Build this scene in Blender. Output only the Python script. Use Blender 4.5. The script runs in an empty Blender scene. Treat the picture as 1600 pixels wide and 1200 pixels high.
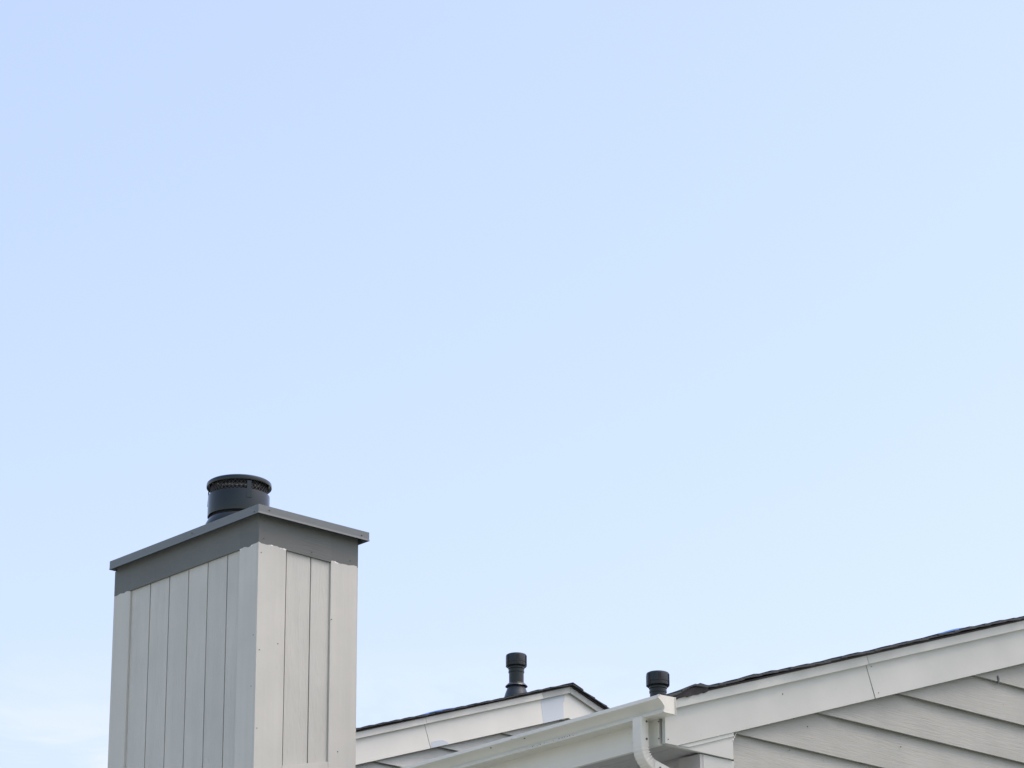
import bpy, math, random
from mathutils import Matrix, Vector, noise

# ------------------------------------------------------------------ camera
scene = bpy.context.scene
COL = scene.collection
R = math.radians
cam_data = bpy.data.cameras.new('camera')
cam = bpy.data.objects.new('camera', cam_data)
COL.objects.link(cam)
right = Vector((0.7456, -0.6664, -0.0046)); down = Vector((0.2291, 0.2629, -0.9372)); fwd = Vector((0.6258, 0.6977, 0.3487))
m = Matrix((right, -down, -fwd)).transposed().to_4x4()
m.translation = Vector((0, 0, 1.6))
cam.matrix_world = m
cam_data.sensor_width = 36
cam_data.lens = 5205.9 * 36 / 1600
cam_data.clip_start = 0.1
cam_data.clip_end = 5000
scene.camera = cam

# ------------------------------------------------------------------ sky and sun
SUN_AZ, SUN_EL = 141, 64         # azimuth clockwise from +Y, elevation
world = bpy.data.worlds.new('World'); scene.world = world; world.use_nodes = True
wn, wl = world.node_tree.nodes, world.node_tree.links
wn.clear()
w_out = wn.new('ShaderNodeOutputWorld'); bg = wn.new('ShaderNodeBackground')
sky = wn.new('ShaderNodeTexSky'); sky.sky_type = 'NISHITA'; sky.sun_disc = False
sky.sun_elevation = R(SUN_EL); sky.sun_rotation = R(SUN_AZ)
sky.air_density = 1.53; sky.dust_density = 4.0; sky.ozone_density = 3.4; sky.altitude = 0
bg.inputs['Strength'].default_value = 0.15
# thin wisps of cloud low over the horizon, all the way round
tc = wn.new('ShaderNodeTexCoord'); mp = wn.new('ShaderNodeMapping')
mp.inputs['Scale'].default_value = (1, 1, 2.6)
mp.inputs['Location'].default_value = (0.31, 0.12, 0.0)
nz = wn.new('ShaderNodeTexNoise'); nz.inputs['Scale'].default_value = 15; nz.inputs['Detail'].default_value = 7
nz.inputs['Roughness'].default_value = 0.62; nz.inputs['Distortion'].default_value = 0.5
rmp = wn.new('ShaderNodeMapRange'); rmp.inputs[1].default_value = 0.45; rmp.inputs[2].default_value = 0.60
sep = wn.new('ShaderNodeSeparateXYZ')
low = wn.new('ShaderNodeMapRange'); low.inputs[1].default_value = 0.275; low.inputs[2].default_value = 0.215
mul = wn.new('ShaderNodeMath'); mul.operation = 'MULTIPLY'
mul2 = wn.new('ShaderNodeMath'); mul2.operation = 'MULTIPLY'; mul2.inputs[1].default_value = 0.85
mix = wn.new('ShaderNodeMixRGB'); mix.inputs[2].default_value = (3.2, 3.25, 3.4, 1)
wl.new(tc.outputs['Generated'], mp.inputs['Vector']); wl.new(mp.outputs[0], nz.inputs['Vector'])
wl.new(nz.outputs['Fac'], rmp.inputs[0]); wl.new(tc.outputs['Generated'], sep.inputs[0]); wl.new(sep.outputs['Z'], low.inputs[0])
wl.new(rmp.outputs[0], mul.inputs[0]); wl.new(low.outputs[0], mul.inputs[1]); wl.new(mul.outputs[0], mul2.inputs[0])
wb = wn.new('ShaderNodeMixRGB'); wb.blend_type = 'MULTIPLY'; wb.inputs[0].default_value = 1; wb.inputs[2].default_value = (1.05, 0.90, 0.92, 1)
wl.new(mul2.outputs[0], mix.inputs[0]); wl.new(sky.outputs[0], wb.inputs[1]); wl.new(wb.outputs[0], mix.inputs[1])
wl.new(mix.outputs[0], bg.inputs['Color']); wl.new(bg.outputs[0], w_out.inputs['Surface'])

sd = bpy.data.lights.new('sun', 'SUN'); sd.energy = 0.5; sd.angle = R(24); sd.color = (1.0, 0.985, 0.92)
sun = bpy.data.objects.new('sun', sd); COL.objects.link(sun)
to_sun = Vector((math.sin(R(SUN_AZ)) * math.cos(R(SUN_EL)), math.cos(R(SUN_AZ)) * math.cos(R(SUN_EL)), math.sin(R(SUN_EL))))
sun.rotation_euler = to_sun.to_track_quat('Z', 'Y').to_euler()
sun.location = to_sun * 40

scene.view_settings.view_transform = 'Standard'
scene.view_settings.look = 'None'
scene.view_settings.gamma = 1
scene.view_settings.exposure = 1.02
scene.view_settings.use_curve_mapping = False

# ------------------------------------------------------------------ materials
def new_mat(name):
    mt = bpy.data.materials.new(name); mt.use_nodes = True
    n = mt.node_tree.nodes; b = n['Principled BSDF']
    return mt, n, mt.node_tree.links, b

def paint(name, col, col2, rough=0.55, grain=None, bump=0.25, speck=0.0, spec=0.4, split=None, streak=0.0):
    """Exterior paint: slow mottling, per-piece tint, embossed grain running along an axis."""
    mt, n, l, b = new_mat(name)
    tc = n.new('ShaderNodeTexCoord'); oi = n.new('ShaderNodeObjectInfo')
    add = n.new('ShaderNodeVectorMath'); add.operation = 'ADD'
    sc = n.new('ShaderNodeMath'); sc.operation = 'MULTIPLY'; sc.inputs[1].default_value = 37.0
    l.new(oi.outputs['Random'], sc.inputs[0]); l.new(tc.outputs['Object'], add.inputs[0]); l.new(sc.outputs[0], add.inputs[1])
    n1 = n.new('ShaderNodeTexNoise'); n1.inputs['Scale'].default_value = 2.3; n1.inputs['Detail'].default_value = 6
    n1.inputs['Roughness'].default_value = 0.6
    l.new(add.outputs[0], n1.inputs['Vector'])
    mr = n.new('ShaderNodeMapRange'); mr.inputs[1].default_value = 0.3; mr.inputs[2].default_value = 0.7
    l.new(n1.outputs['Fac'], mr.inputs[0])
    mx = n.new('ShaderNodeMixRGB'); mx.inputs[1].default_value = (*col, 1); mx.inputs[2].default_value = (*col2, 1)
    l.new(mr.outputs[0], mx.inputs[0])
    tint = n.new('ShaderNodeMapRange'); tint.inputs[3].default_value = 0.972; tint.inputs[4].default_value = 1.022
    l.new(oi.outputs['Random'], tint.inputs[0])
    m2 = n.new('ShaderNodeMixRGB'); m2.blend_type = 'MULTIPLY'; m2.inputs[0].default_value = 1
    l.new(mx.outputs[0], m2.inputs[1]); l.new(tint.outputs[0], m2.inputs[2])
    colout = m2.outputs[0]
    if speck:
        ns = n.new('ShaderNodeTexNoise'); ns.inputs['Scale'].default_value = 26; ns.inputs['Detail'].default_value = 3
        l.new(add.outputs[0], ns.inputs['Vector'])
        ms = n.new('ShaderNodeMapRange'); ms.inputs[1].default_value = 0.71; ms.inputs[2].default_value = 0.78; ms.inputs[4].default_value = speck
        l.new(ns.outputs['Fac'], ms.inputs[0])
        m3 = n.new('ShaderNodeMixRGB'); m3.inputs[2].default_value = (0.16, 0.15, 0.13, 1)
        l.new(ms.outputs[0], m3.inputs[0]); l.new(colout, m3.inputs[1]); colout = m3.outputs[0]
    if streak:                                  # faint rain streaks down the boards
        sm = n.new('ShaderNodeMapping'); sm.inputs['Scale'].default_value = (16, 16, 0.55); l.new(add.outputs[0], sm.inputs['Vector'])
        sn = n.new('ShaderNodeTexNoise'); sn.inputs['Scale'].default_value = 1.0; sn.inputs['Detail'].default_value = 6; l.new(sm.outputs[0], sn.inputs['Vector'])
        sr = n.new('ShaderNodeMapRange'); sr.inputs[1].default_value = 0.45; sr.inputs[2].default_value = 0.72; sr.inputs[3].default_value = 1.0; sr.inputs[4].default_value = 1 - streak
        l.new(sn.outputs['Fac'], sr.inputs[0])
        m6 = n.new('ShaderNodeMixRGB'); m6.blend_type = 'MULTIPLY'; m6.inputs[0].default_value = 1
        l.new(colout, m6.inputs[1]); l.new(sr.outputs[0], m6.inputs[2]); colout = m6.outputs[0]
    if split:                                   # second coat of paint above a hand-cut line at height split[0]
        z, c3 = split
        sp = n.new('ShaderNodeSeparateXYZ'); l.new(tc.outputs['Object'], sp.inputs[0])
        nw = n.new('ShaderNodeTexNoise'); nw.inputs['Scale'].default_value = 11; nw.inputs['Detail'].default_value = 4
        l.new(tc.outputs['Object'], nw.inputs['Vector'])
        ma = n.new('ShaderNodeMath'); ma.operation = 'MULTIPLY_ADD'; ma.inputs[1].default_value = 0.045
        l.new(nw.outputs['Fac'], ma.inputs[0]); l.new(sp.outputs['Z'], ma.inputs[2])
        gt = n.new('ShaderNodeMath'); gt.operation = 'GREATER_THAN'; gt.inputs[1].default_value = z + 0.0225
        l.new(ma.outputs[0], gt.inputs[0])
        m4 = n.new('ShaderNodeMixRGB'); m4.inputs[2].default_value = (*c3, 1)
        l.new(gt.outputs[0], m4.inputs[0]); l.new(colout, m4.inputs[1]); colout = m4.outputs[0]
        cp = n.new('ShaderNodeMath'); cp.operation = 'COMPARE'; cp.inputs[1].default_value = z + 0.0205; cp.inputs[2].default_value = 0.0035
        l.new(ma.outputs[0], cp.inputs[0])          # broken bead of white caulk along the line
        cn = n.new('ShaderNodeTexNoise'); cn.inputs['Scale'].default_value = 24; l.new(tc.outputs['Object'], cn.inputs['Vector'])
        cg = n.new('ShaderNodeMath'); cg.operation = 'GREATER_THAN'; cg.inputs[1].default_value = 0.60; l.new(cn.outputs['Fac'], cg.inputs[0])
        cm = n.new('ShaderNodeMath'); cm.operation = 'MULTIPLY'; l.new(cp.outputs[0], cm.inputs[0]); l.new(cg.outputs[0], cm.inputs[1])
        m5 = n.new('ShaderNodeMixRGB'); m5.inputs[2].default_value = (0.72, 0.74, 0.70, 1)
        l.new(cm.outputs[0], m5.inputs[0]); l.new(colout, m5.inputs[1]); colout = m5.outputs[0]
    l.new(colout, b.inputs['Base Color'])
    b.inputs['Roughness'].default_value = rough
    b.inputs['Specular IOR Level'].default_value = spec
    # relief
    gm = n.new('ShaderNodeMapping')
    s = {'x': (3, 40, 40), 'z': (24, 24, 3.2), None: (30, 30, 30)}[grain]
    gm.inputs['Scale'].default_value = s
    l.new(add.outputs[0], gm.inputs['Vector'])
    gn = n.new('ShaderNodeTexNoise'); gn.inputs['Scale'].default_value = 1.0; gn.inputs['Detail'].default_value = 5
    gn.inputs['Distortion'].default_value = 2.6 if grain else 0.2
    l.new(gm.outputs[0], gn.inputs['Vector'])
    bp = n.new('ShaderNodeBump'); bp.inputs['Strength'].default_value = bump; bp.inputs['Distance'].default_value = 0.006
    l.new(gn.outputs['Fac'], bp.inputs['Height']); l.new(bp.outputs[0], b.inputs['Normal'])
    return mt

def plain(name, col, rough=0.5, metal=0.0, spec=0.5, vary=0.15, scale=14, bump=0.05, tint=None):
    mt, n, l, b = new_mat(name)
    tc = n.new('ShaderNodeTexCoord'); ns = n.new('ShaderNodeTexNoise')
    ns.inputs['Scale'].default_value = scale; ns.inputs['Detail'].default_value = 5
    l.new(tc.outputs['Object'], ns.inputs['Vector'])
    mx = n.new('ShaderNodeMixRGB')
    mx.inputs[1].default_value = (*[c * (1 - vary) for c in col], 1); mx.inputs[2].default_value = (*[c * (1 + vary) for c in col], 1)
    l.new(ns.outputs['Fac'], mx.inputs[0]); l.new(mx.outputs[0], b.inputs['Base Color'])
    rr = n.new('ShaderNodeMapRange'); rr.inputs[3].default_value = rough * 0.8; rr.inputs[4].default_value = min(1, rough * 1.25)
    l.new(ns.outputs['Fac'], rr.inputs[0]); l.new(rr.outputs[0], b.inputs['Roughness'])
    b.inputs['Metallic'].default_value = metal
    if tint: b.inputs['Specular Tint'].default_value = (*tint, 1)
    b.inputs['Specular IOR Level'].default_value = spec
    bp = n.new('ShaderNodeBump'); bp.inputs['Strength'].default_value = bump; bp.inputs['Distance'].default_value = 0.004
    l.new(ns.outputs['Fac'], bp.inputs['Height']); l.new(bp.outputs[0], b.inputs['Normal'])
    return mt

GREY = (0.106, 0.119, 0.101)
M = dict(
    panel=paint('chimney_panel_paint', (0.43, 0.445, 0.378), (0.475, 0.492, 0.42), grain='z', bump=0.8, speck=0.0, streak=0.05),
    corner=paint('chimney_corner_paint', (0.435, 0.45, 0.382), (0.485, 0.50, 0.427), grain='z', bump=0.14, speck=0.15, streak=0.055, split=(7.447, GREY)),
    trim=paint('chimney_trim_paint', GREY, (0.122, 0.136, 0.116), grain='x', bump=0.4),
    cap_metal=plain('cap_painted_metal', (0.122, 0.143, 0.132), rough=0.45, spec=0.5, vary=0.1),
    black=plain('black_flue_metal', (0.005, 0.008, 0.008), rough=0.09, spec=0.5, tint=(0.92, 1.0, 0.93), vary=0.3),
    soot=plain('sooty_black_metal', (0.012, 0.012, 0.012), rough=0.7, vary=0.3),
    screen=plain('screen_metal', (0.05, 0.052, 0.048), rough=0.5, vary=0.2),
    siding=paint('lap_siding_paint', (0.238, 0.255, 0.213), (0.295, 0.312, 0.264), grain='x', bump=0.45, speck=0.3),
    board=paint('house_trim_paint', (0.378, 0.408, 0.355), (0.428, 0.458, 0.40), bump=0.06, speck=0.12),
    cream=paint('weathered_cream_paint', (0.625, 0.655, 0.565), (0.69, 0.715, 0.62), bump=0.06, speck=0.0),
    patch=paint('fresh_pale_grey_paint', (0.49, 0.57, 0.57), (0.52, 0.60, 0.60), bump=0.04),
    back_siding=paint('back_siding_paint', (0.39, 0.415, 0.365), (0.475, 0.505, 0.445), grain='x', bump=0.5, speck=0.3),
    gutter=paint('white_aluminium_paint', (0.545, 0.555, 0.465), (0.60, 0.61, 0.515), rough=0.4, bump=0.05, speck=0.3),
    soffit=plain('soffit_and_shaded_wall', (0.345, 0.355, 0.325), rough=0.8, vary=0.12),  # soffit colour; also used as painted shade on the near side wall
    shingle=plain('asphalt_shingle', (0.05, 0.056, 0.054), rough=0.9, spec=0.3, vary=0.5, scale=60, bump=0.6),
    felt=plain('dark_roof_felt', (0.03, 0.028, 0.026), rough=0.95, vary=0.4, scale=30),
    vent=plain('vent_black_plastic', (0.013, 0.016, 0.015), rough=0.34, spec=0.4, tint=(0.88, 1.0, 0.93), vary=0.35, scale=18),
    lead=plain('vent_flashing', (0.02, 0.025, 0.027), rough=0.3, spec=0.5, tint=(0.86, 1.0, 0.95), vary=0.3),
    blue=plain('blue_sheet', (0.10, 0.26, 0.62), rough=0.3, spec=0.6, vary=0.15),
    hole=plain('dark_hole', (0.10, 0.095, 0.085), rough=0.9),
    wire=plain('white_cable_jacket', (0.7, 0.69, 0.64), rough=0.4),
    concrete=plain('pale_concrete', (0.33, 0.35, 0.32), rough=0.9, vary=0.18, scale=0.8, bump=0.2),
)

# ------------------------------------------------------------------ builders
ORIGIN = {}
def thing(name, loc, label, cat, group=None):
    o = bpy.data.objects.new(name, None); COL.objects.link(o)
    o.location = loc; o.empty_display_size = 0.2
    o['label'] = label; o['category'] = cat
    if group: o['group'] = group
    ORIGIN[o.name] = Vector(loc)
    return o

def mk(name, verts, faces, mat, parent=None, smooth=False, kind=None, label=None, sharp=35):
    """One mesh object; vertices are given in world metres and stored relative to the thing's base."""
    org = ORIGIN.get(parent.name, Vector()) if parent else Vector()
    me = bpy.data.meshes.new(name)
    me.from_pydata([tuple(Vector(v) - org) for v in verts], [], faces)
    me.materials.append(M[mat] if isinstance(mat, str) else mat)
    me.validate()
    o = bpy.data.objects.new(name, me); COL.objects.link(o)
    if parent: o.parent = parent
    ORIGIN[o.name] = org
    if smooth:
        for p in me.polygons: p.use_smooth = True
    import bmesh
    bm = bmesh.new(); bm.from_mesh(me); bmesh.ops.recalc_face_normals(bm, faces=bm.faces)
    if smooth:
        for e in bm.edges:
            if len(e.link_faces) == 2 and e.calc_face_angle(0) > R(sharp): e.smooth = False
    bm.to_mesh(me); bm.free()
    if kind: o['kind'] = kind
    if label: o['label'] = label
    return o

BOXF = [(0, 1, 3, 2), (4, 6, 7, 5), (0, 4, 5, 1), (2, 3, 7, 6), (0, 2, 6, 4), (1, 5, 7, 3)]
def box_v(x0, x1, y0, y1, z0, z1): return [(x, y, z) for x in (x0, x1) for y in (y0, y1) for z in (z0, z1)]
def box(name, x0, x1, y0, y1, z0, z1, mat, parent, **k): return mk(name, box_v(x0, x1, y0, y1, z0, z1), BOXF, mat, parent, **k)
def boxes(name, bs, mat, parent, **k):
    v, f = [], []
    for b in bs:
        o = len(v); v += box_v(*b); f += [tuple(i + o for i in q) for q in BOXF]
    return mk(name, v, f, mat, parent, **k)

def prism_xz(name, poly, y0, y1, mat, parent, **k):
    """A board: polygon in the X-Z plane, thickness from y0 (front) to y1."""
    n = len(poly)
    v = [(x, y0, z) for x, z in poly] + [(x, y1, z) for x, z in poly]
    f = [tuple(range(n)), tuple(range(2 * n - 1, n - 1, -1))] + [(i, i + n, (i + 1) % n + n, (i + 1) % n) for i in range(n)]
    return mk(name, v, f, mat, parent, **k)

def prism_yz(name, poly, x0, x1, mat, parent, **k):
    n = len(poly)
    v = [(x0, y, z) for y, z in poly] + [(x1, y, z) for y, z in poly]
    f = [tuple(range(n)), tuple(range(2 * n - 1, n - 1, -1))] + [(i, i + n, (i + 1) % n + n, (i + 1) % n) for i in range(n)]
    return mk(name, v, f, mat, parent, **k)

def lathe(name, cx, cy, prof, mat, parent, seg=64, tilt=None, **k):
    """prof: list of (radius, z)."""
    v, f = [], []
    for r, z in prof:
        for i in range(seg):
            a = 2 * math.pi * i / seg
            v.append((cx + r * math.cos(a), cy + r * math.sin(a), z))
    for j in range(len(prof) - 1):
        for i in range(seg):
            i2 = (i + 1) % seg
            f.append((j * seg + i, j * seg + i2, (j + 1) * seg + i2, (j + 1) * seg + i))
    return mk(name, v, f, mat, parent, smooth=True, **k)

def discs(name, pts, mat, parent, r=0.004, n='y'):
    """small nail heads on a wall; pts are world points, flat disc facing -Y or -X"""
    v, f = [], []
    for (x, y, z) in pts:
        o = len(v); s = 8
        for t in (0.0025, -0.002):
            for i in range(s):
                a = 2 * math.pi * i / s
                if n == 'y': v.append((x + r * math.cos(a), y - t, z + r * math.sin(a)))
                else: v.append((x - t, y + r * math.cos(a), z + r * math.sin(a)))
        f.append(tuple(range(o, o + s)))
        f += [(o + i, o + (i + 1) % s, o + s + (i + 1) % s, o + s + i) for i in range(s)]
    return mk(name, v, f, mat, parent, kind='stuff')

def sweep_xz(name, path, w, h, y, mat, parent, crimp=None, corner=0.007, **k):
    """rectangular tube along a path in the X-Z plane at depth y; w across the bend plane, h along Y"""
    pts = [Vector((p[0], 0, p[1])) for p in path]
    prof = []
    for sx, sy in ((1, 1), (-1, 1), (-1, -1), (1, -1)):
        a, b = sx * (w / 2 - corner), sy * (h / 2 - corner)
        st = {(1, 1): 0, (-1, 1): 90, (-1, -1): 180, (1, -1): 270}[(sx, sy)]
        for q in (0, 30, 60, 90):
            prof.append((a + corner * math.cos(R(st + q)), b + corner * math.sin(R(st + q))))
    n = len(prof); v, f = [], []
    for i, p in enumerate(pts):
        t = (pts[min(i + 1, len(pts) - 1)] - pts[max(i - 1, 0)]).normalized()
        nn = Vector((-t.z, 0, t.x))          # for a downward tangent this points to +X
        s = 1 + (crimp[i] if crimp else 0)
        for a, b in prof:
            aa = a * s if a > 0 else a * (1 + (s - 1) * 0.25)
            v.append(tuple(p + nn * aa + Vector((0, y + b * (1 + (s - 1) * (0.7 if a > 0 else 0.15)), 0))))
    for i in range(len(pts) - 1):
        for j in range(n):
            j2 = (j + 1) % n
            f.append((i * n + j, i * n + j2, (i + 1) * n + j2, (i + 1) * n + j))
    return mk(name, v, f, mat, parent, smooth=True, **k)

# ------------------------------------------------------------------ ground
gv, gf = [], []
N, S = 24, 3000.0
box_g = [(-S, -S, 0), (S, -S, 0), (S, S, 0), (-S, S, 0)]
g = mk('ground', box_g, [(0, 1, 2, 3)], 'concrete'); g['kind'] = 'structure'

# ------------------------------------------------------------------ houses
PITCH = 0.338
EXP = 0.2215                     # siding exposure
RIDGE_X = 17.906
rng = random.Random(4)

def rake_line(x, x0, z0):        # a line that rises at the roof pitch to the ridge and falls beyond it
    return z0 + PITCH * (min(x, 2 * RIDGE_X - x) - x0)

def strip_poly(xa, xb, x0, zlo, zhi, cut_a=None, cut_b=None):
    """polygon of a raked strip between two parallel pitch lines; ends cut square to the slope by default"""
    lo = lambda x: rake_line(x, x0, zlo); hi = lambda x: rake_line(x, x0, zhi)
    d = (zhi - zlo) * PITCH / (1 + PITCH ** 2)
    def end(x, c, sgn):
        if c == 'plumb': return (x, lo(x)), (x, hi(x))
        xl, xh = x + sgn * d / 2, x - sgn * d / 2
        return (xl, lo(xl)), (xh, hi(xh))
    sgn = 1 if (xa + xb) / 2 < RIDGE_X else -1
    a = end(xa, cut_a, sgn); b = end(xb, cut_b, sgn)
    return [a[0], b[0], b[1], a[1]]

def shingle_roof(parent, y_front, y_back, x_eave, zt, x0, bump_fn, seed):
    """roof > deck, shingle courses. zt: height of the deck underside at x0"""
    rg = random.Random(seed)
    deck = []
    up = lambda x, o: rake_line(x, x0, zt) + o
    xr = 2 * RIDGE_X - x_eave
    t = 0.010
    poly = [(x_eave, up(x_eave, 0)), (RIDGE_X, up(RIDGE_X, 0)), (xr, up(xr, 0)), (xr, up(xr, t)), (RIDGE_X, up(RIDGE_X, t)), (x_eave, up(x_eave, t))]
    roof = prism_xz('roof', poly, y_front + 0.012, y_back, 'felt', parent)
    ncourse = int((RIDGE_X - x_eave) / 0.135) + 1
    for side in (0, 1):
        for k in range(ncourse):
            xa = x_eave - 0.02 + k * 0.135
            xb = min(xa + 0.19, RIDGE_X)
            ys = [y_front - 0.004 - rg.random() * 0.014, y_front + 0.06, y_front + 0.25, y_back]
            v = []
            th = 0.009
            nseg = 4
            for yi, y in enumerate(ys):
                amp = (1.0, 0.6, 0.15, 0.0)[yi]
                for s in range(nseg + 1):
                    x = xa + (xb - xa) * s / nseg
                    lift = 0.0135 + 0.007 * (1 - s / nseg)                   # laps over the course below
                    lift += amp * bump_fn(x)
                    if yi == 0: lift -= 0.003
                    xx = x if side == 0 else 2 * RIDGE_X - x
                    z = up(xx, lift)
                    v.append((xx, y, z)); v.append((xx, y, z + th * (1.3 if s == 0 else 1)))
            f = []
            row = 2 * (nseg + 1)
            for yi in range(len(ys) - 1):
                for s in range(nseg):
                    a = yi * row + 2 * s; b = a + row
                    f.append((a, a + 2, b + 2, b)); f.append((a + 1, b + 1, b + 3, a + 3))
                a = yi * row; f.append((a, a + row, a + row + 1, a + 1))
                a = yi * row + 2 * nseg; f.append((a, a + 1, a + row + 1, a + row))
            for s in range(nseg):
                a = 2 * s; f.append((a, a + 1, a + 3, a + 2))
                a = (len(ys) - 1) * row + 2 * s; f.append((a, a + 2, a + 3, a + 1))
            mk('shingle_course', v, f, 'shingle', roof)
    # ridge caps
    v = []
    for y in (y_front - 0.012, y_back):
        for dx, dz in ((-0.11, 0.0), (0, 0.0), (0.11, 0.0)):
            v.append((RIDGE_X + dx, y, up(RIDGE_X + dx, 0.0245))); v.append((RIDGE_X + dx, y, up(RIDGE_X + dx, 0.030)))
    f = [(0, 2, 8, 6), (2, 4, 10, 8), (1, 7, 9, 3), (3, 9, 11, 5), (0, 1, 3, 2), (2, 3, 5, 4), (6, 8, 9, 7), (8, 10, 11, 9), (0, 6, 7, 1), (4, 5, 11, 10)]
    mk('ridge_cap', v, f, 'shingle', roof)
    return roof

def lap_boards(parent, y_wall, x_left, z_first, kmin, kmax, rk_x0, rk_z, mat, tilt_seed):
    """horizontal lap siding on a gable wall; each board a wedge, ends trimmed to the rake"""
    rg = random.Random(tilt_seed)
    xr_lim = 2 * RIDGE_X - x_left
    for k in range(kmin, kmax):
        z0 = z_first + k * EXP; z1 = z0 + EXP + 0.022
        def lim(z): return max(x_left, rk_x0 + (z - rk_z) / PITCH)
        xa0, xa1 = lim(z0), lim(z1)
        if xa0 > RIDGE_X - 0.03: break
        if xa1 > RIDGE_X:
            xa1 = RIDGE_X - 0.01
        w = rg.uniform(-0.0015, 0.0015)
        yb0, yt0 = y_wall - 0.034 + w, y_wall - 0.0045 + w
        P = [(xa0, z0), (2 * RIDGE_X - xa0, z0 + rg.uniform(-0.003, 0.003)), (2 * RIDGE_X - xa1, z1), (xa1, z1)]
        yf = [yb0, yb0, yt0, yt0]; th = 0.011
        v = [(x, y, z) for (x, z), y in zip(P, yf)] + [(x, y + th, z) for (x, z), y in zip(P, yf)]
        f = [(0, 1, 2, 3), (7, 6, 5, 4), (0, 4, 5, 1), (1, 5, 6, 2), (2, 6, 7, 3), (3, 7, 4, 0)]
        mk('siding_board', v, f, mat, parent)

# ---- near house
Y0 = 11.821                       # face of the rake boards
XE = 11.643                       # face of the eave fascia
WX, WY = 11.935, Y0 + 0.062        # wall planes
near = thing('house', (WX, WY, 0), 'near grey house with lap siding under a dark shingled gable edge at the right', 'house')
# solid wall body with its gable
zr = lambda x: rake_line(x, 12.413, 6.20)
xR = 2 * RIDGE_X - WX
prism_xz('wall', [(WX + .01, 0), (xR, 0), (xR, 5.86), (xR - .3, zr(WX + .3)), (RIDGE_X, zr(RIDGE_X)), (WX + .3, zr(WX + .3)), (WX + .01, 5.86)], WY, 19.30, 'soffit', near)
lap_boards(near, WY, 12.172, 5.956, -26, 12, 12.403, 6.10, 'siding', 11)
# corner boards of the wall
box('corner_board', WX, 12.162, WY - 0.039, WY - 0.002, 0.02, 5.80, 'board', near)
box('corner_board', WX - 0.022, WX - 0.001, WY - 0.037, WY + 0.12, 0.02, 5.80, 'soffit', near)  # side face in a darker colour, painting in the shade below the eave
# side wall boards under the eave, eave shade put into their darker colour
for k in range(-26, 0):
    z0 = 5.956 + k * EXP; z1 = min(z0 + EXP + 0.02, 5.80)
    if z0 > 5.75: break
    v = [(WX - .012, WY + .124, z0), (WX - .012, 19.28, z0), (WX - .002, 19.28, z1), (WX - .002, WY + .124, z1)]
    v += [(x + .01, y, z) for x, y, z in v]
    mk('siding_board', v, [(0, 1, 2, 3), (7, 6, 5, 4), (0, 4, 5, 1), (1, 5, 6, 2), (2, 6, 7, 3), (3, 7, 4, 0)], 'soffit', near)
# rake boards: lower edge, upper edge as heights at X = 12.413
LO, HI, MT = 6.040, 6.243, 6.290
J = 13.222                        # the open joint
lo = lambda x: rake_line(x, 12.413, LO); hi = lambda x: rake_line(x, 12.413, HI)
d = 0.034
prism_xz('rake_board', [(XE - .002, 5.808), (12.413 - (LO - 5.808) / PITCH, 5.808), (J + d - .006, lo(J + d - .006)), (J - d - .002, hi(J - d - .002)), (XE - .002, hi(XE))],
         Y0, Y0 + 0.022, 'board', near)
prism_xz('rake_board', [(J + d, lo(J + d)), (RIDGE_X - .001, lo(RIDGE_X)), (RIDGE_X - .001, hi(RIDGE_X)), (J - d + .001, hi(J - d + .001))], Y0 - .002, Y0 + 0.022, 'board', near)
prism_xz('rake_board', [(RIDGE_X + .001, lo(RIDGE_X)), (2 * RIDGE_X - XE, lo(XE)), (2 * RIDGE_X - XE, hi(XE)), (RIDGE_X + .001, hi(RIDGE_X))], Y0, Y0 + 0.022, 'board', near)
prism_xz('rake_mould', strip_poly(XE + .01, J - .045, 12.413, HI - .004, MT, 'plumb'), Y0 - 0.026, Y0 + 0.02, 'board', near)
prism_xz('rake_mould', strip_poly(J - .043, RIDGE_X - .001, 12.413, HI - .002, MT, None, 'plumb'), Y0 - 0.027, Y0 + 0.02, 'board', near)
prism_xz('rake_mould', strip_poly(RIDGE_X + .001, 2 * RIDGE_X - XE - .01, 12.413, HI - .004, MT, 'plumb', 'plumb'), Y0 - 0.026, Y0 + 0.02, 'board', near)
# boxed eave return: strip under the rake board, triangle below it
xa = 12.413 - (LO - 5.808) / PITCH
prism_xz('return_strip', [(xa + .02, lo(xa + .02) - .002), (12.147, lo(12.147) - .001), (12.147, lo(12.147) - .022), (xa + .09, lo(xa + .09) - .022)], Y0 + 0.005, Y0 + 0.03, 'board', near)
prism_xz('eave_return', [(XE + .03, 5.806), (12.147, 5.806), (12.147, lo(12.147) - .002), (xa + .03, lo(xa + .03) - .002), (XE + .03, 5.807)], Y0 + 0.012, Y0 + 0.034, 'board', near)
# eave: fascia, soffit
box('eave_fascia', XE, XE + 0.022, Y0 + 0.046, 14.58, 5.808, 5.985, 'gutter', near)
box('eave_fascia', XE, XE + 0.022, 16.09, 19.29, 5.808, 5.985, 'gutter', near)
for (a, b) in ((XE + .024, 11.768), (11.772, WX + .02)):
    for (ya, yb) in ((Y0 + .036, 12.9), (12.904, 14.58), (16.09, 19.29)):
        box('soffit_panel', a, b, ya, yb, 5.816, 5.83, 'soffit', near)
def hump(x):
    w = 0.010 * (noise.noise(Vector((x * 2.3, 4.2, 0))) + 0.6 * noise.noise(Vector((x * 6.1, 1.7, 0))))
    h = 0.032 * math.exp(-((x - 11.80) / 0.085) ** 2) + 0.012 * math.exp(-((x - 12.25) / 0.12) ** 2)
    return w + h
roof_n = shingle_roof(near, Y0 - 0.045, 19.30, 11.60, MT, 12.413, hump, 3)
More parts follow.
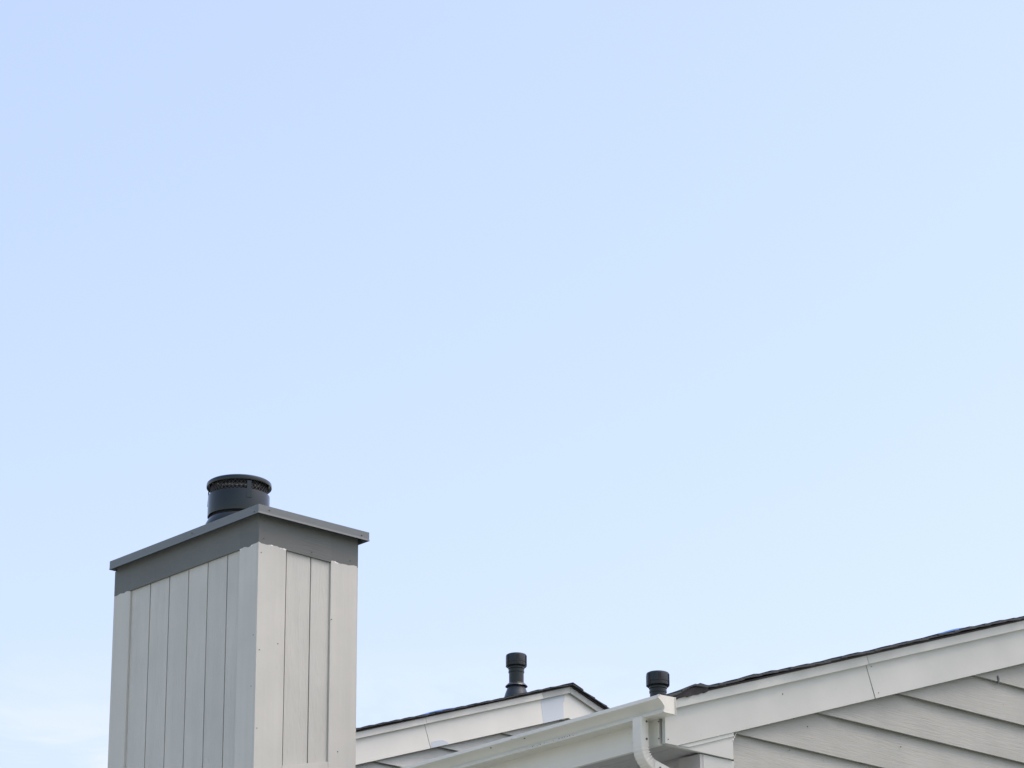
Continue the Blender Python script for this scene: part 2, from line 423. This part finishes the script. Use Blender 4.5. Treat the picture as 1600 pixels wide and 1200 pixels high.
# torn felt edge under the first courses
tv, tf = [], []
for i in range(15):
    x = 11.64 + i * 0.02
    tv += [(x, Y0 - .040 + .008 * rng.random(), rake_line(x, 12.413, MT) - .003 - .006 * rng.random()), (x, Y0 - .043, rake_line(x, 12.413, MT) + .012 + .8 * hump(x))]
    tv += [(x, Y0 + .02, tv[-2][2]), (x, Y0 + .02, tv[-1][2])]
for i in range(14):
    o = 4 * i
    tf += [(o, o + 4, o + 5, o + 1), (o + 1, o + 5, o + 7, o + 3), (o, o + 2, o + 6, o + 4)]
mk('torn_felt', tv, tf, 'felt', near)
# nails and specks
pn = [(11.66, 5.83), (13.28, 6.36), (13.23, 6.50), (12.60, 6.10), (12.52, 6.22)]
discs('nail_head', [(x, Y0 - .002, z) for x, z in pn], 'hole', near, r=.0027)
ps = [(12.60, 5.935), (13.03, 6.01), (13.03, 5.985), (13.49, 6.10), (12.75, 6.09)]
discs('nail_head', [(x, WY - .022, z) for x, z in ps], 'hole', near, r=.0027)
discs('nail_head', [(XE, 11.90 - .03, z) for z in (5.84, 5.93)], 'hole', near, r=.004, n='x')
# loose white cable poking out between the return and the rake
cv, cf = [], []
cp = [Vector((12.143 + .075 * t, Y0 + .012 + .01 * t, 5.905 + .085 * math.sin(t * 1.35))) for t in [i / 10 for i in range(11)]]
for p in cp:
    for i in range(6):
        a = i * math.pi / 3; cv.append((p.x + .0035 * math.cos(a), p.y + .0035 * math.sin(a), p.z + .002 * math.cos(a)))
for i in range(10):
    for j in range(6): cf.append((i * 6 + j, i * 6 + (j + 1) % 6, i * 6 + 6 + (j + 1) % 6, i * 6 + 6 + j))
mk('cable', cv, cf, 'wire', near, smooth=True, label='thin white loose cable curving out of the eave return')
# bent metal clip on a siding lap at the far right
prism_xz('bent_clip', [(14.33, 6.608), (14.343, 6.608), (14.349, 6.635), (14.338, 6.656), (14.333, 6.643), (14.335, 6.63)], WY - .036, WY - .030, 'lead', near)

# ---- back house
YB = 19.30
back = thing('house', (WX, YB + .062, 0), 'taller cream gabled house peeking over the gutter behind the chimney', 'house')
bz = 8.688 - 0.3395 * 0           # mould line height at the ridge side
BX0 = 17.863; BLO, BHI, BMT = 8.483, 8.690, 8.738
bl = lambda x: rake_line(x, BX0, BLO); bh = lambda x: rake_line(x, BX0, BHI)
xl = 11.643
prism_xz('wall', [(WX, 0), (2 * RIDGE_X - WX, 0), (2 * RIDGE_X - WX, bl(WX) + .05), (RIDGE_X, bl(RIDGE_X) + .05), (WX, bl(WX) + .05)], YB + .062, 27, 'soffit', back)
lap_boards(back, YB + .062, WX, 7.815, -7, 6, BX0, BLO + .03, 'back_siding', 5)
bd = 0.034
prism_xz('rake_board', [(xl, bl(xl)), (16.406 + bd - .005, bl(16.406 + bd - .005)), (16.406 - bd - .002, bh(16.406 - bd - .002)), (xl, bh(xl))], YB, YB + .024, 'cream', back)
prism_xz('rake_board', [(16.406 + bd, bl(16.406 + bd)), (17.628, bl(17.628)), (17.600, bh(17.600)), (16.406 - bd + .001, bh(16.406 - bd + .001))], YB - .002, YB + .024, 'cream', back)
prism_xz('rake_board', [(17.6285, bl(17.6285)), (17.853, bl(17.853)), (17.848, 8.615), (17.862, 8.625), (17.862, bh(17.862)), (17.6005, bh(17.6005))], YB - .003, YB + .024, 'patch', back, label='pale blue grey painted patch at the gable peak')
prism_xz('rake_board', [(17.8535, bl(17.8535)), (RIDGE_X, bl(RIDGE_X)), (2 * RIDGE_X - xl, bl(xl)), (2 * RIDGE_X - xl, bh(xl)), (RIDGE_X, bh(RIDGE_X)), (17.8625, bh(17.8625)), (17.8625, 8.6245), (17.8485, 8.6145)], YB - .001, YB + .024, 'cream', back)
# small repaired spot by the joint, low on the board
prism_xz('paint_patch', [(16.445, bl(16.445) + .001), (16.60, bl(16.60) + .001), (16.62, bl(16.62) + .012), (16.56, bl(16.56) + .045), (16.50, bl(16.5) + .05), (16.44, bl(16.44) + .05)], YB - .0035, YB - .001, 'patch', back)
prism_xz('rake_mould', strip_poly(xl, 16.37, BX0, BHI - .004, BMT, 'plumb'), YB - .026, YB + .02, 'cream', back)
prism_xz('rake_mould', strip_poly(16.372, 17.60, BX0, BHI - .003, BMT), YB - .027, YB + .02, 'cream', back)
prism_xz('rake_mould', strip_poly(17.601, RIDGE_X - .001, BX0, BHI - .004, BMT, None, 'plumb'), YB - .0265, YB + .02, 'board', back)
prism_xz('rake_mould', strip_poly(RIDGE_X + .001, 2 * RIDGE_X - xl, BX0, BHI - .004, BMT, 'plumb', 'plumb'), YB - .026, YB + .02, 'board', back)
def hump_b(x):
    return 0.008 * (noise.noise(Vector((x * 2.0, 9.2, 0))) + 0.6 * noise.noise(Vector((x * 5.3, 3.1, 0))))
shingle_roof(back, YB - 0.05, 27.0, 11.60, BMT, BX0, hump_b, 8)

# ------------------------------------------------------------------ chimney chase
KX0, KX1, KY0, KY1 = 11.136, 11.884, 14.61, 16.04
ch = thing('chimney', ((KX0 + KX1) / 2, (KY0 + KY1) / 2, 0), 'tall pale grey wood panelled chimney with dark grey trim and metal cap at left', 'chimney')
ZT = 7.447
box('core', KX0 + .03, KX1 - .03, KY0 + .03, KY1 - .03, 0, 7.60, 'soffit', ch)
# grooved panels, face 12 mm behind the corner boards
fx, fy = KX0 + .014, KY0 + .014
ys = [14.792, 14.922, 15.111, 15.300, 15.490, 15.682, 15.872]
for a, b in zip(ys[:-1], ys[1:]):
    ga = 0.0045 if a != ys[0] else 0; gb = 0.0045 if b != ys[-1] else 0
    box('panel_board', fx, fx + .012, a + ga, b - gb, 0.05, ZT + .02, 'panel', ch)
xs = [11.339, 11.531, 11.671]
for a, b in zip(xs[:-1], xs[1:]):
    ga = 0.004 if a != xs[0] else .0145; gb = 0.004 if b != xs[-1] else 0
    prism_xz('panel_board', [(a + ga, 0.05), (b - gb, 0.05), (b - gb, ZT + .02), (a + ga, ZT + .02)], fy, fy + .012, 'panel', ch)
# far two faces
for a, b in ((14.80, 15.15), (15.155, 15.50), (15.505, 15.86)):
    box('panel_board', KX1 - .026, KX1 - .014, a, b, 6.0, ZT + .02, 'panel', ch)
for a, b in ((11.33, 11.508), (11.512, 11.69)):
    box('panel_board', a, b, KY1 - .026, KY1 - .014, 0.05, ZT + .02, 'panel', ch)
# corner boards, lapped in pairs
TOP = 7.648
box('corner_board', KX0, KX0 + .02, KY0 + .0205, 14.79, 0.02, TOP, 'corner', ch)
box('corner_board', KX0, 11.337, KY0, KY0 + .02, 0.02, TOP, 'corner', ch)
box('corner_board', KX0 + .001, KX0 + .02, 15.874, KY1 - .0205, 0.02, TOP, 'corner', ch)
box('corner_board', KX0 + .001, 11.33, KY1 - .02, KY1, 0.02, 7.603, 'corner', ch)
box('corner_board', 11.673, 11.868, KY0 + .001, KY0 + .02, 0.02, TOP, 'corner', ch)
box('corner_board', 11.8685, KX1, KY0 + .012, 14.79, 0.02, TOP, 'corner', ch)
box('corner_board', 11.69, KX1 - .0205, KY1 - .02, KY1, 0.02, 7.603, 'corner', ch)
box('corner_board', KX1 - .02, KX1, 15.874, KY1 - .0205, 0.02, 7.603, 'corner', ch)
# frieze trim between the corner boards
box('trim_board', KX0 + .0003, KX0 + .02, 14.7902, 15.8738, ZT, TOP - .001, 'trim', ch)
prism_xz('trim_board', [(11.3372, ZT - .004), (11.6728, ZT - .010), (11.6728, TOP - .001), (11.3372, TOP - .001)], KY0 + .0003, KY0 + .02, 'trim', ch)
box('trim_board', KX1 - .02, KX1 + .001, 14.791, 15.873, ZT, TOP - .001, 'trim', ch)
box('trim_board', 11.331, 11.689, KY1 - .02, KY1 + .001, ZT, 7.602, 'trim', ch)
# base board that follows the roof slope
prism_xz('base_board', [(11.3395, 6.02), (11.6705, 6.10), (11.6705, 6.240), (11.3395, 6.165)], KY0 + .001, KY0 + .0135, 'corner', ch)
# metal cap: pan with a turned-down skirt and a kicked hem
cx0, cx1, cy0, cy1, cz0, cz1 = 11.091, 11.917, 14.560, 16.034, 7.606, 7.659
ring = [(0.0, cz1), (0.0, cz0 + .012), (-.0022, cz0), (.002, cz0 + .001), (.004, cz0 + .013), (.004, cz1 - .003)]
v, f = [], []
for off, z in ring:
    v += [(cx0 + off, cy0 + off, z), (cx1 - off, cy0 + off, z), (cx1 - off, cy1 - off, z), (cx0 + off, cy1 - off, z)]
for i in range(len(ring) - 1):
    for j in range(4): f.append((4 * i + j, 4 * i + (j + 1) % 4, 4 * i + 4 + (j + 1) % 4, 4 * i + 4 + j))
k = 4 * (len(ring) - 1); f.append((k, k + 1, k + 2, k + 3))
mx_, my_ = (cx0 + cx1) / 2, (cy0 + cy1) / 2
v.append((mx_, my_, cz1 + .018)); t = len(v) - 1
f += [(0, 1, t), (1, 2, t), (2, 3, t), (3, 0, t)]
capo = mk('metal_cap', v, f, 'cap_metal', ch)
discs('rivet', [(11.17, cy0 - .001, 7.636), (11.86, cy0 - .001, 7.63)], 'hole', capo, r=.004)
discs('rivet', [(cx0 - .001, 15.20, 7.635), (cx0 - .001, 14.60, 7.62)], 'hole', capo, r=.004, n='x')
discs('nail_head', [(11.172, KY0 - .001, 7.585), (11.172, KY0 - .001, 7.478), (11.525, KY0 - .003, 7.467), (11.815, KY0, 7.475), (11.155, KY0, 7.39), (11.158, KY0, 6.81), (11.29, KY0, 6.87), (11.152, KY0, 6.35), (11.74, KY0, 6.31), (11.68, KY0 - .001, 7.09)], 'hole', ch, r=.003)
discs('nail_head', [(KX0, 14.635, 7.57), (KX0, 14.65, 6.6), (KX0, 14.64, 6.9)], 'hole', ch, r=.0025, n='x')

# ------------------------------------------------------------------ flue cap on the chimney
FX, FY = 11.527, 15.330
fl = thing('flue_cap', (FX, FY, 7.66), 'round black metal flue cap with mesh band on top of the chimney', 'chimney cap')
lathe('collar', FX, FY, [(.205, 7.655), (.203, 7.79), (.199, 7.806), (.180, 7.842), (.165, 7.846), (.165, 7.66)], 'black', fl, seg=72)
lathe('neck', FX, FY, [(.168, 7.83), (.168, 7.86), (.183, 7.857)], 'soot', fl, seg=72)
lathe('shroud', FX, FY, [(.182, 7.856), (.1868, 7.856), (.187, 7.858), (.187, 7.984), (.1865, 7.986), (.166, 7.988), (.166, 7.86)], 'black', fl, seg=96)
lathe('inner_pipe', FX, FY, [(.13, 7.84), (.13, 8.02), (.126, 8.02), (.126, 7.84)], 'soot', fl, seg=48)
# mesh band: expanded metal strands
v, f = [], []
NS, rows, z0m, z1m, rm = 44, 5, 7.975, 8.047, .170
dz = (z1m - z0m) / rows
def strand(p, q, w=.0012):
    o = len(v)
    p, q = Vector(p), Vector(q); dv = (q - p).normalized()
    rad = Vector((p.x - FX, p.y - FY, 0)).normalized(); s = dv.cross(rad).normalized() * w; rr = rad * .003
    for e in (p, q):
        v.extend([tuple(e + s + rr), tuple(e - s + rr), tuple(e - s - rr), tuple(e + s - rr)])
    f.extend([(o, o + 1, o + 5, o + 4), (o + 1, o + 2, o + 6, o + 5), (o + 2, o + 3, o + 7, o + 6), (o + 3, o, o + 4, o + 7)])
def mp_(i, j):
    a = 2 * math.pi * i / NS; return (FX + rm * math.cos(a), FY + rm * math.sin(a), z0m + j * dz)
for j in range(rows):
    for i in range(NS):
        s = 0.5 * (j % 2)
        strand(mp_(i + s, j), mp_(i + s + .5, j + 1)); strand(mp_(i + s, j), mp_(i + s - .5, j + 1))
mk('mesh_band', v, f, 'screen', fl, kind='stuff')
for a in (252, 132, 12):
    ca, sa = math.cos(R(a)), math.sin(R(a)); tx, ty = -sa, ca
    v = []
    for r in (.1882, .1898):
        for s, zz in ((-.016, 7.93), (.016, 7.93), (.013, 8.052), (-.013, 8.052)):
            rr = r if zz < 8 else r - .004
            v.append((FX + rr * ca + s * tx, FY + rr * sa + s * ty, zz))
    mk('strap', v, [(0, 1, 2, 3), (7, 6, 5, 4), (0, 4, 5, 1), (1, 5, 6, 2), (2, 6, 7, 3), (3, 7, 4, 0)], 'black', fl)
lathe('lid', FX, FY, [(0.0005, 8.049), (.186, 8.049), (.1905, 8.046), (.193, 8.041), (.1965, 8.042), (.1978, 8.047), (.1978, 8.058), (.1955, 8.067), (.188, 8.073), (.12, 8.083), (.0005, 8.088)], 'black', fl, seg=96)
lathe('lid_screw', FX + .03, FY - .12, [(.006, 8.080), (.006, 8.089), (.0005, 8.091)], 'soot', fl, seg=12)

# ------------------------------------------------------------------ gutter and downspout
GX0, GX1, GZ0, GZ1, GYE = 11.527, 11.6425, 5.943, 6.028, Y0 - 0.070
gt = thing('gutter', (GX1, GYE, GZ0), 'white metal rain gutter running back along the near house eave', 'gutter')
# K-style front: bottom, lower flat, cove, upper ogee, rolled lip
prof = [(GX1, GZ1 + .004), (GX1, GZ0), (GX0 + .035, GZ0), (GX0 + .0335, GZ0 + .002), (GX0 + .041, GZ0 + .018), (GX0 + .052, GZ0 + .0215), (GX0 + .052, GZ0 + .0245), (GX0 + .047, GZ0 + .036), (GX0 + .035, GZ0 + .048),
        (GX0 + .018, GZ0 + .0575), (GX0 + .004, GZ0 + .0635), (GX0 - .001, GZ0 + .066), (GX0 + .003, GZ1), (GX0 + .014, GZ1 + .001), (GX0 + .014, GZ1 - .004)]
def gutter_run(name, ya, yb):
    th = .0012
    inner = []
    for i, (x, z) in enumerate(prof):
        a = Vector(prof[max(i - 1, 0)]); b = Vector(prof[min(i + 1, len(prof) - 1)])
        t = (b - a).normalized(); inner.append((x + t.y * th * -1, z + t.x * th))
    n = len(prof); v = []
    for y in (ya, yb):
        v += [(x, y, z) for x, z in prof] + [(x, y, z) for x, z in inner]
    f = []
    for i in range(n - 1):
        f += [(i, i + 1, 2 * n + i + 1, 2 * n + i), (n + i, 3 * n + i, 3 * n + i + 1, n + i + 1), (i, n + i, n + i + 1, i + 1)]
    f += [(0, 2 * n, 3 * n, n), (n - 1, 2 * n - 1, 4 * n - 1, 3 * n - 1)]
    return mk(name, v, f, 'gutter', gt, smooth=True, sharp=24)
gutter_run('trough', GYE + .002, 14.595)
gutter_run('trough', 16.075, 19.28)
endp = [(GX1 + .006, GZ1 + .006), (GX1 + .006, GZ0 - .002), (GX0 + .034, GZ0 - .002)] + [(x - .003, z) for x, z in (prof[3], prof[4])] + [(GX0 + .037, GZ0 + .03), (GX0 + .028, GZ0 + .042), (GX0 + .016, GZ0 + .053), (GX0 + .004, GZ0 + .062)] + [(GX0 - .004, GZ0 + .067), (GX0 - .001, GZ1 + .001), (GX0 + .014, GZ1 + .002)]
prism_xz('end_cap', endp, GYE - .001, GYE + .001, 'gutter', gt)
# crimped flange round the end cap
v, f = [], []
for (x, z) in endp: v += [(x, GYE - .006, z), (x, GYE + .010, z)]
cxm = sum(p[0] for p in endp) / len(endp); czm = sum(p[1] for p in endp) / len(endp)
n = len(endp)
for (x, z) in endp:
    xx, zz = cxm + (x - cxm) * .965, czm + (z - czm) * .965; v += [(xx, GYE - .006, zz), (xx, GYE + .0, zz)]
for i in range(n - 1):
    f += [(2 * i, 2 * i + 2, 2 * i + 3, 2 * i + 1), (2 * n + 2 * i, 2 * n + 2 * i + 1, 2 * n + 2 * i + 3, 2 * n + 2 * i + 2), (2 * i, 2 * n + 2 * i, 2 * n + 2 * i + 2, 2 * i + 2)]
mk('end_flange', v, f, 'gutter', gt)
discs('screw', [(GX0 + .012, 13.05, GZ0 + .058), (GX0 + .012, 12.78, GZ0 + .058)], 'hole', gt, r=.004, n='x')
dr = random.Random(21)
discs('dirt_speck', [(GX0 + .0345 + .0047 * dr.random(), 12.42 + .34 * dr.random() ** .7, GZ0 + .004 + .010 * dr.random()) for i in range(16)], 'hole', gt, r=.0022, n='x')
for y in (12.05, 12.9, 13.75, 14.45):
    box('hanger', GX0 + .006, GX1 - .002, y, y + .025, GZ1 - .010, GZ1 - .007, 'gutter', gt)

dsp = thing('downspout', (11.572, 11.931, 0), 'white ribbed metal downspout elbow dropping from the gutter end', 'downspout')
DY, DW, DH = 11.931, .054, .069
px = 11.572
sweep_xz('outlet', [(px, GZ0 + .004), (px, 5.90), (px, 5.842)], DW, DH, DY, 'gutter', dsp)
rad, ns = .098, 44
arc = [(px, 5.845), (px, 5.82)] + [(px + rad - rad * math.cos(R(76) * i / ns), 5.80 - rad * math.sin(R(76) * i / ns)) for i in range(ns + 1)]
cr = [.03, .03] + [.03 + (.07 if i % 6 < 3 else -.11) * (1 if 2 < i < ns - 3 else 0) for i in range(ns + 1)]
sweep_xz('elbow', arc, DW, DH, DY, 'gutter', dsp, crimp=cr)
ex, ez = arc[-1]; tx, tz = math.cos(R(14)), -math.sin(R(14))
leg = [(ex - tx * .012, ez - tz * .012), (ex + tx * .10, ez + tz * .10), (ex + tx * .16, ez + tz * .16)]
sweep_xz('offset_pipe', leg, DW * 1.07, DH * 1.05, DY, 'gutter', dsp)
bx, bzz = leg[-1]
arc2 = [(bx + .09 * math.sin(R(76) * i / 20) * .97, bzz - .02 - .09 * (1 - math.cos(R(76) * i / 20))) for i in range(21)]
path = [leg[-1]] + [(min(bx + .05 * math.sin(R(90) * i / 10), 11.87), bzz - .012 - .06 * (1 - math.cos(R(90) * i / 10))) for i in range(1, 11)] + [(bx + .05, bzz - .3), (bx + .05, 0.15)]
sweep_xz('leader_pipe', path, DW, DH, DY, 'gutter', dsp)
discs('screw', [(px + .010, DY - DH / 2 - .001, 5.925), (px + .008, DY - DH / 2 - .002, 5.833), (ex + .025, DY - DH / 2 - .003, ez - .008)], 'hole', dsp, r=.006)

# ------------------------------------------------------------------ vent pipes
def vent(x, y, ztop, zroof, label):
    t = thing('vent_pipe', (x, y, zroof), label, 'vent pipe', 'black vent pipes on the roofs')
    T = ztop
    lathe('pipe', x, y, [(.061, zroof - .06), (.061, T - .158), (.0655, T - .156), (.0655, T - .139), (.062, T - .137), (.062, T - .128), (.068, T - .124), (.068, T - .108), (.066, T - .106), (.066, T - .09)], 'vent', t, seg=40)
    c = lathe('cap', x, y, [(.070, T - .108), (.080, T - .108), (.0865, T - .101), (.0865, T - .084), (.0845, T - .082), (.0845, T - .076), (.0862, T - .074), (.0862, T - .016), (.083, T - .006), (.074, T - .001), (.0005, T + .001)], 'vent', t, seg=48)
    for a in range(0, 360, 60):
        ca, sa = math.cos(R(a + 237)), math.sin(R(a + 237))
        v = []
        for r in (.082, .0895):
            for s, zz in ((-.0085, T - .1), (.0085, T - .1), (.0085, T - .018), (-.0085, T - .018)):
                v.append((x + r * ca - s * sa, y + r * sa + s * ca, zz))
        mk('rib', v, [(0, 1, 2, 3), (7, 6, 5, 4), (0, 4, 5, 1), (1, 5, 6, 2), (2, 6, 7, 3), (3, 7, 4, 0)], 'soot', c)
    zc = T - .252
    lathe('storm_collar', x, y, [(.062, zc + .008), (.066, zc + .006), (.089, zc - .016), (.092, zc - .022), (.088, zc - .023), (.064, zc - .006)], 'lead', t, seg=48)
    lathe('flashing_cone', x, y, [(.070, zc - .012), (.073, zc - .030), (.092, zc - .080), (.104, zc - .12), (.112, zroof - .03)], 'lead', t, seg=48)
    return t
vent(17.700, 19.70, 9.077, 8.703, 'black vent pipe with a flared collar on the back roof near the peak')
vent(16.872, 17.20, 8.249, 7.815, 'black vent pipe rising just behind the near end of the gutter')

# ------------------------------------------------------------------ blue sheets on the shingles
def blue(xa, xb, y, zt, x0, h, label):
    v, n = [], 12
    for yy in (y, y + .30):
        for i in range(n + 1):
            s = i / n; x = xa + (xb - xa) * s
            z = rake_line(x, x0, zt) + .027
            v += [(x, yy, z - .006), (x, yy, z + h * math.sin(math.pi * s) ** .8)]
    f = []; row = 2 * (n + 1)
    for i in range(n):
        a = 2 * i; b = a + row
        f += [(a, a + 2, b + 2, b), (a + 1, b + 1, b + 3, a + 3), (a, a + 1, a + 3, a + 2), (b, b + 2, b + 3, b + 1)]
    f += [(0, row, row + 1, 1), (2 * n, 2 * n + 1, row + 2 * n + 1, row + 2 * n)]
    o = mk('blue_sheet', v, f, 'blue', None, smooth=True)
    o['label'] = label; o['category'] = 'sheet'; o['group'] = 'blue sheets on the shingles'
    return o
blue(13.78, 14.14, Y0 + .02, MT, 12.413, .016, 'thin blue sheet lying on the near roof edge at far right')
blue(16.30, 16.76, YB + .02, BMT, BX0, .013, 'thin blue sheet lying on the back roof edge left of the vent pipe')
